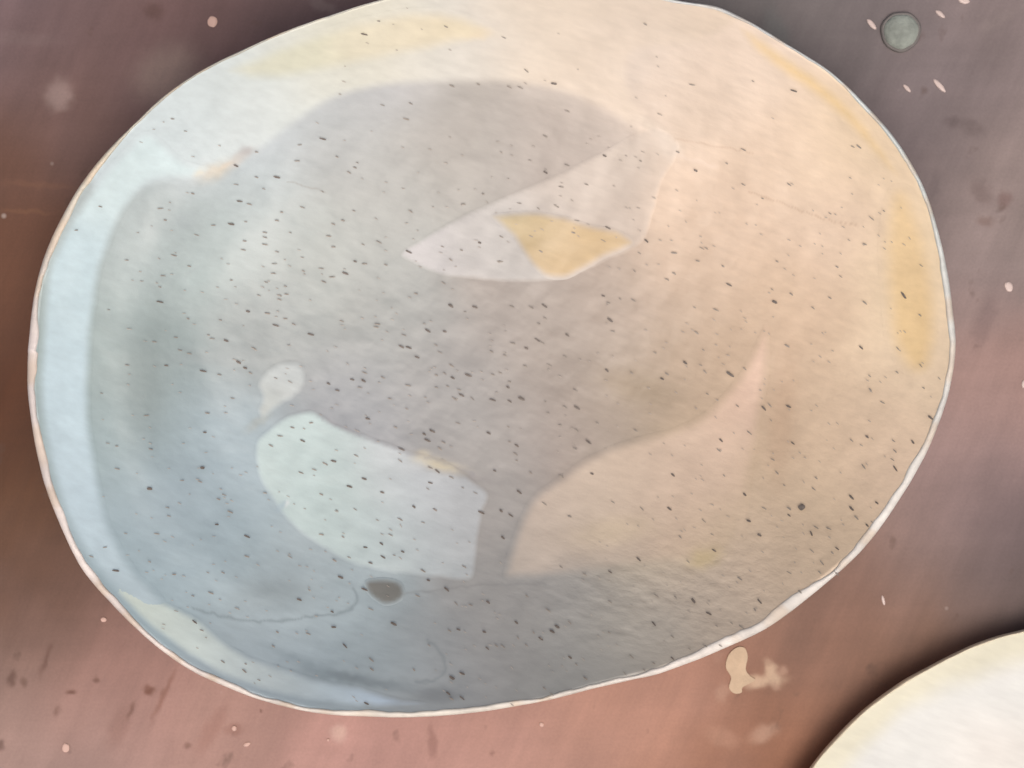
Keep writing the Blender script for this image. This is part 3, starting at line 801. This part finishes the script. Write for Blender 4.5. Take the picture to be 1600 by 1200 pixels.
# ------------------------------------------------------------------ iron specks
# (x, y, strength) measured inside 600 x 450 windows enlarged 8/3 times
WINS = {
    (0, 0): [(1345, 580, 3), (1070, 635, 2), (985, 692, 3), (1155, 740, 3), (1405, 655, 2), (1000, 840, 3), (1040, 852, 2), (670, 870, 2), (690, 918, 2), (805, 808, 2), (965, 935, 3), (1025, 925, 1),
             (1105, 970, 2), (1105, 990, 2), (1105, 1020, 2), (1155, 920, 2), (1175, 885, 2), (1260, 865, 1), (1145, 1100, 1), (1140, 1140, 2), (1155, 1050, 1), (1020, 1005, 2), (1015, 1042, 1), (790, 1110, 1), (725, 1065, 2),
             (680, 1150, 2), (530, 1085, 1), (965, 1168, 2), (1265, 1130, 2), (1390, 935, 2), (1430, 920, 2), (1475, 880, 2), (1440, 1140, 3), (1480, 1090, 3), (1385, 1155, 2), (1340, 1120, 1), (1345, 800, 1), (1250, 605, 1),
             (1240, 672, 1), (1480, 700, 2), (1455, 720, 1), (1490, 680, 1), (1350, 1175, 2), (720, 497, 1), (775, 548, 1), (985, 770, 1), (1070, 740, 1), (710, 845, 1), (1100, 788, 1), (1210, 970, 1), (890, 940, 1), (820, 980, 1),
             (1390, 1030, 2), (1370, 985, 2), (1520, 1100, 2), (1580, 1010, 2), (320, 960, 1), (420, 862, 1)],
    (500, 0): [(185, 145, 3), (245, 90, 1), (525, 113, 2), (860, 297, 2), (975, 350, 3), (835, 367, 2), (790, 365, 1), (660, 353, 2), (550, 360, 2), (378, 433, 1), (360, 498, 2), (262, 440, 1), (15, 580, 3), (70, 655, 2),
               (160, 675, 2), (145, 700, 2), (125, 720, 2), (938, 570, 2), (940, 720, 3), (1030, 690, 1), (1185, 650, 3), (1030, 465, 2), (1335, 672, 2), (1490, 635, 2), (1565, 712, 3), (1550, 355, 2), (1415, 478, 1),
               (1355, 103, 2), (765, 158, 1), (680, 810, 2), (600, 852, 2), (378, 882, 2), (140, 880, 2), (95, 920, 2), (60, 937, 2), (245, 1010, 2), (180, 1020, 1), (275, 1105, 2), (145, 1090, 3), (190, 1100, 2), (110, 1140, 3),
               (370, 1050, 3), (665, 1012, 3), (590, 1043, 2), (545, 1083, 2), (750, 1090, 2), (755, 987, 2), (880, 985, 1), (985, 860, 2), (1005, 780, 2), (910, 870, 1), (830, 848, 1), (1200, 950, 3), (1055, 970, 2), (1070, 920, 1),
               (920, 1048, 2), (1180, 1003, 1), (1360, 1005, 3), (1475, 1055, 2), (1475, 1140, 2), (1445, 1165, 2), (510, 1028, 1), (1330, 1055, 1), (1110, 770, 1), (515, 1180, 2), (1310, 1130, 1), (1590, 1035, 1)],
    (1000, 0): [(640, 380, 3), (470, 340, 1), (215, 358, 2), (85, 478, 1), (155, 635, 2), (232, 712, 3), (360, 682, 1), (430, 770, 1), (965, 912, 2), (790, 890, 2), (935, 1018, 1), (820, 1113, 2), (835, 1153, 1), (1170, 1107, 1),
                (570, 1090, 1), (345, 1110, 2), (140, 1055, 2), (145, 1142, 2), (370, 1187, 3), (110, 1168, 2), (25, 1005, 3), (275, 1035, 1), (510, 828, 1), (620, 770, 1), (1015, 880, 1), (240, 1088, 1), (910, 612, 2), (885, 612, 1), (430, 625, 1), (25, 105, 2)],
    (0, 400): [(680, 85, 2), (668, 130, 1), (668, 192, 3), (455, 225, 1), (785, 262, 2), (963, 103, 2), (1035, 232, 3), (1150, 290, 3), (1140, 72, 2), (1268, 65, 2), (1225, 285, 2), (1295, 327, 3), (1425, 272, 2), (920, 268, 1),
               (943, 353, 3), (735, 340, 2), (645, 358, 2), (790, 407, 2), (752, 393, 1), (695, 457, 3), (848, 480, 3), (995, 443, 4), (1022, 467, 3), (1045, 488, 2), (1058, 385, 2), (915, 495, 1), (532, 455, 1), (612, 665, 2),
               (865, 655, 2), (855, 735, 3), (845, 882, 4), (835, 940, 2), (625, 970, 4), (488, 792, 2), (450, 780, 1), (425, 572, 1), (905, 1118, 3), (1030, 1168, 3), (655, 1157, 2), (700, 1048, 1), (705, 1083, 1), (960, 1066, 2),
               (912, 1013, 2), (490, 887, 1), (630, 805, 1), (1130, 790, 2), (1262, 770, 3), (1168, 750, 2), (1220, 715, 2), (1298, 695, 2), (1370, 532, 3), (1407, 560, 3), (1468, 515, 3), (1515, 520, 3), (1500, 548, 2), (1520, 487, 2),
               (1533, 678, 3), (1485, 832, 2), (1392, 855, 3), (1518, 928, 3), (1457, 960, 3), (1255, 903, 2), (1310, 890, 2), (1355, 865, 2), (1340, 993, 2), (1340, 1160, 2), (1430, 1170, 1), (1480, 1055, 1), (1105, 987, 2), (1405, 1060, 1),
               (1190, 127, 2), (1195, 160, 2), (1165, 165, 2), (1165, 182, 2), (1110, 110, 1), (1080, 165, 1), (870, 330, 1), (885, 345, 1), (1205, 372, 1), (1150, 510, 1), (1210, 525, 1), (970, 593, 1), (1190, 262, 1), (1115, 240, 2), (935, 995, 1), (760, 935, 1)],
    (500, 400): [(545, 208, 4), (645, 213, 3), (400, 158, 2), (450, 312, 4), (520, 315, 3), (605, 233, 1), (240, 285, 2), (235, 297, 2), (340, 378, 3), (370, 382, 3), (405, 422, 3), (350, 330, 1), (500, 402, 1), (435, 283, 1), (483, 372, 1),
                 (800, 212, 2), (880, 215, 2), (935, 208, 3), (937, 260, 2), (912, 283, 2), (905, 350, 3), (925, 362, 2), (860, 385, 3), (805, 365, 2), (715, 400, 2), (770, 415, 2), (855, 460, 2), (1030, 330, 3), (1020, 420, 2), (1180, 167, 3),
                 (1200, 197, 2), (1250, 180, 1), (1305, 185, 1), (1208, 267, 4), (1220, 315, 2), (1195, 477, 3), (1298, 488, 2), (618, 497, 4), (553, 508, 3), (485, 497, 2), (520, 490, 1), (548, 457, 2), (720, 495, 2), (750, 487, 1),
                 (790, 525, 2), (783, 547, 3), (840, 595, 4), (790, 605, 3), (720, 600, 3), (590, 580, 3), (580, 558, 2), (560, 595, 2), (532, 543, 2), (635, 595, 1), (485, 548, 1), (440, 590, 1), (368, 540, 2), (262, 507, 2), (292, 595, 1),
                 (187, 487, 2), (135, 515, 3), (182, 520, 3), (168, 550, 2), (40, 533, 3), (73, 560, 3), (200, 678, 3), (362, 637, 2), (315, 714, 2), (575, 697, 1), (703, 738, 3), (468, 730, 4), (435, 742, 3), (448, 768, 4), (515, 777, 2),
                 (500, 803, 2), (785, 712, 1), (790, 775, 1), (820, 790, 3), (820, 852, 2), (815, 825, 1), (830, 983, 3), (878, 903, 2), (728, 895, 3), (1070, 632, 4), (1000, 705, 2), (1070, 728, 2), (1155, 697, 2), (1118, 775, 3),
                 (1062, 803, 2), (1315, 727, 2), (1133, 907, 3), (1005, 917, 2), (1470, 912, 3), (1455, 1052, 3), (1040, 1085, 2), (935, 1032, 2), (1220, 1025, 1), (1340, 1052, 1), (1425, 512, 3), (1445, 492, 2), (755, 1062, 3), (795, 1080, 3),
                 (762, 1173, 3), (460, 945, 3), (450, 970, 1), (392, 1045, 3), (480, 1057, 2), (260, 985, 3), (185, 928, 3), (123, 960, 3), (155, 832, 2), (340, 805, 3), (335, 853, 2), (60, 855, 3), (460, 882, 2), (490, 897, 3), (548, 922, 2),
                 (672, 1068, 3), (648, 987, 1), (595, 965, 1), (98, 1168, 2), (145, 1055, 1), (240, 1100, 1), (335, 1097, 2), (70, 1055, 2), (430, 1110, 1), (295, 1162, 2), (1560, 215, 2), (1478, 75, 2), (1445, 98, 2), (1395, 403, 1), (1520, 445, 3),
                 (1585, 455, 2), (940, 608, 1), (955, 455, 1), (1065, 560, 1), (1020, 630, 1), (950, 655, 1), (1500, 1170, 2)],
    (1000, 400): [(560, 192, 4), (368, 120, 3), (145, 75, 2), (112, 100, 2), (225, 217, 2), (315, 225, 2), (630, 160, 2), (550, 140, 1), (790, 175, 2), (720, 217, 1), (1097, 165, 4), (935, 195, 2), (815, 45, 2), (838, 90, 2), (1165, 247, 2),
                  (920, 382, 3), (1072, 385, 2), (612, 375, 2), (235, 320, 2), (263, 392, 1), (182, 445, 3), (250, 452, 2), (270, 482, 1), (115, 492, 2), (90, 510, 2), (375, 493, 4), (435, 470, 1), (515, 635, 3), (540, 622, 2), (618, 627, 3),
                  (545, 685, 1), (405, 625, 1), (958, 557, 2), (1008, 610, 2), (1208, 673, 4), (1135, 775, 3), (945, 753, 3), (880, 768, 1), (1055, 770, 2), (1060, 812, 2), (1050, 848, 1), (1062, 885, 3), (930, 877, 2), (733, 925, 2),
                  (722, 970, 2), (635, 780, 3), (455, 737, 2), (337, 768, 3), (328, 810, 2), (435, 993, 3), (570, 903, 2), (552, 848, 1), (672, 1045, 5), (620, 1080, 3), (620, 1052, 2), (515, 1050, 1), (452, 1103, 3), (497, 1162, 3), (880, 1005, 3),
                  (880, 1052, 3), (900, 1090, 2), (945, 1122, 3), (965, 1108, 1), (985, 1028, 3), (732, 1130, 2), (712, 1155, 3), (785, 1135, 2), (265, 1103, 1), (160, 1168, 2), (300, 1160, 1), (120, 1052, 3), (138, 912, 3), (350, 915, 1),
                  (1245, 510, 1), (1180, 550, 1), (1070, 485, 1), (1168, 457, 1), (955, 500, 1), (60, 402, 1), (280, 575, 1), (600, 955, 1)],
    (0, 750): [(625, 38, 4), (905, 185, 3), (1030, 237, 3), (655, 222, 2), (440, 280, 2), (485, 377, 3), (382, 318, 1), (625, 340, 1), (727, 393, 2), (880, 470, 2), (1030, 318, 2), (1248, 498, 3), (1385, 548, 3), (1392, 612, 3),
               (1438, 690, 3), (1140, 692, 2), (1157, 633, 2), (1285, 640, 2), (812, 590, 3), (842, 625, 2), (930, 756, 2), (1020, 795, 2), (1025, 765, 1), (1080, 832, 1), (1420, 405, 3), (1520, 455, 3), (1550, 788, 2), (1548, 748, 2),
               (1528, 930, 3), (1545, 345, 3), (1523, 280, 3), (1590, 265, 3), (1395, 335, 2), (1455, 322, 1), (1338, 228, 2), (1430, 237, 2), (1340, 62, 2), (1457, 27, 3), (1590, 48, 2), (525, 222, 1), (700, 115, 1), (735, 545, 1), (1545, 537, 2),
               (1210, 320, 1), (930, 385, 1), (868, 385, 1), (805, 482, 1), (990, 535, 1), (1290, 458, 1)],
    (500, 750): [(190, 280, 4), (263, 263, 3), (263, 320, 3), (207, 345, 3), (345, 298, 3), (295, 230, 2), (123, 25, 3), (98, 237, 1), (180, 455, 4), (50, 548, 3), (58, 612, 3), (307, 598, 4), (108, 690, 3), (212, 745, 2), (218, 788, 2), (212, 537, 2),
                 (392, 790, 2), (455, 688, 1), (407, 482, 2), (452, 417, 3), (528, 455, 3), (700, 508, 4), (568, 515, 1), (628, 520, 1), (577, 622, 3), (540, 627, 2), (685, 632, 3), (697, 700, 3), (735, 690, 2), (762, 692, 2), (818, 593, 3),
                 (825, 657, 2), (890, 635, 2), (920, 660, 3), (967, 630, 4), (988, 610, 4), (860, 688, 1), (550, 823, 4), (592, 805, 3), (535, 888, 3), (548, 910, 2), (592, 907, 3), (195, 932, 2), (1042, 738, 3), (1068, 768, 1), (935, 867, 2),
                 (862, 483, 2), (950, 542, 2), (1040, 593, 2), (1208, 507, 2), (1208, 382, 3), (1103, 393, 2), (1005, 362, 2), (1390, 598, 3), (1205, 635, 1), (1468, 652, 2), (1538, 702, 2), (1468, 742, 3), (1555, 502, 4), (1480, 487, 2),
                 (1328, 330, 3), (1400, 480, 2), (1298, 735, 2), (1390, 762, 2), (1105, 825, 2), (832, 48, 3), (430, 378, 2), (1455, 118, 2), (1040, 153, 3), (1492, 235, 2), (1270, 805, 1), (1350, 790, 1), (965, 890, 1), (800, 935, 1), (600, 360, 1), (310, 313, 1)],
    (1000, 750): [(672, 108, 1), (820, 285, 3), (800, 303, 2), (757, 345, 2), (748, 385, 2), (497, 505, 3), (478, 540, 2), (422, 612, 2), (285, 555, 3), (225, 500, 3), (58, 598, 3), (318, 607, 2), (380, 595, 1), (205, 705, 2), (137, 745, 3), (130, 655, 2),
                  (308, 293, 3), (200, 340, 1), (60, 480, 2), (145, 485, 2), (665, 465, 2), (620, 385, 1), (415, 410, 2), (270, 690, 1), (335, 690, 1), (55, 765, 1), (715, 295, 1), (817, 388, 3)],
}
specks = []
for (ox, oy), L in WINS.items():
    for (x, y, s_) in L:
        u, v = ox + x * 0.375, oy + y * 0.375
        if all((u - a) ** 2 + (v - b_) ** 2 > 16 for a, b_, _ in specks):
            specks.append((u, v, s_))
for i in range(620):     # the many faint ones
    while True:
        u, v = rng.uniform(80, 1460), rng.uniform(10, 1100)
        t_ = math.atan2(v - big.c[1], u - big.c[0])
        qq = math.hypot(v - big.c[1], u - big.c[0]) / float(big.R(t_))
        if qq < 0.965 and not (u < 200 and rng.random() < 0.9) and not (v < 200 and rng.random() < 0.75) and float(vnoise(np.array([u]), np.array([v]), 110, 81)[0]) > -0.18:
            break
    specks.append((u, v, 0))


def speck_mesh(name, sel, mat, label):
    V = []; F = []
    for (u, v, s_) in sel:
        a = math.atan2(u + 60, 1900 - v) * 0.85 + rng.normal(0, 0.14)
        L = {0: 2.8, 1: 3.8, 2: 4.2, 3: 4.7, 4: 6.0, 5: 5.4}[s_] * rng.uniform(0.6, 1.25)
        Wd = {0: 0.55, 1: 0.75, 2: 1.0, 3: 1.35, 4: 1.9, 5: 4.4}[s_] * rng.uniform(0.8, 1.2)
        n = 10
        th = np.arange(n) * 2 * np.pi / n
        wob = 1 + rng.uniform(-0.12, 0.12, n)
        px = np.sign(np.cos(th)) * np.abs(np.cos(th)) ** 0.7 * L * wob; py = np.sin(th) * Wd * wob
        xs = u + px * math.cos(a) - py * math.sin(a); ys = v + px * math.sin(a) + py * math.cos(a)
        xs = np.append(xs, u); ys = np.append(ys, v)
        x, y, z = solve_plan(big, xs, ys)
        lift = np.full(n + 1, 0.0008); lift[-1] = 0.00095
        # lie just proud of whichever glaze is under it
        W_ = big.to_world(x, y, z + lift)
        o = len(V)
        V.extend(W_.tolist())
        F += [(o + i, o + n, o + (i + 1) % n) for i in range(n)]
    ob = mesh_from(name, V, F, mat, bowl)
    ob['kind'] = 'stuff'; ob['label'] = label
    return ob


speck_mesh('speckles', [s for s in specks if s[2] >= 3], M_speck, 'dark brown iron specks in the glaze')
speck_mesh('speckles', [s for s in specks if s[2] in (1, 2)], M_speck_mid, 'grey-brown iron specks in the glaze')
speck_mesh('speckles', [s for s in specks if s[2] == 0], M_speck_pale, 'faint iron specks in the glaze')

# ------------------------------------------------------------------ the second bowl, cut by the picture's corner
OUT2 = []
cx2, cy2, rx2, ry2 = 1755, 1480, 590, 520
for i in range(40):
    a = 2 * math.pi * i / 40
    OUT2.append((cx2 + rx2 * math.cos(a) * (1 + 0.01 * math.sin(3 * a)), cy2 + ry2 * math.sin(a) * (1 + 0.012 * math.cos(2 * a + 1))))
HR2 = 0.012
S2 = (DC + HR - HR2) / DC
OUT2 = [(800 + (a - 800) * S2, 600 + (b_ - 600) * S2) for a, b_ in OUT2]
cx2, cy2 = 800 + (cx2 - 800) * S2, 600 + (cy2 - 600) * S2


def dents2(x, y, q, t):
    return (0.0012 * vnoise(x, y, 150, 91) + 0.0004 * vnoise(x, y, 50, 92)) * smooth(1.0, 0.94, q)


second = Shell(OUT2, (cx2, cy2), lambda t: 5 + 0 * t, 0.0052, HR2, 2.6, dents2, 640, 1.0, 9)
bowl2 = empty('cream_bowl', 'pale cream and white ceramic bowl cut off by the bottom right corner', 'bowl')


def tone2(u, v):
    # cream along the edge, cool white inside
    u = 800 + (u - 800) * S2; v = 600 + (v - 600) * S2
    t_ = np.arctan2(v - cy2, u - cx2)
    d_ = second.R(t_) - np.hypot(v - cy2, u - cx2)
    w = smooth(70, 22, d_ + 18 * vnoise(u, v, 60, 93))[..., None]
    c = lin((218, 216, 192)) * w + lin((222, 225, 219)) * (1 - w)
    w2 = (smooth(1450, 1600, u) * smooth(1100, 1200, v))[..., None] * 0.5
    c = c * (1 - w2) + lin((222, 216, 206)) * w2
    return c * BOWL_GAIN


build_shell(second, bowl2, tone2, M_glaze, M_rim, M_outer, lambda t, f: np.tile(lin((220, 210, 184)), (len(t), 1)), 140, foot=0.75, grit_fn=lambda u, v: 0.1 + 0 * u)
for o in (bowl, bowl2):
    o['group'] = 'speckled ceramic bowls on the board'
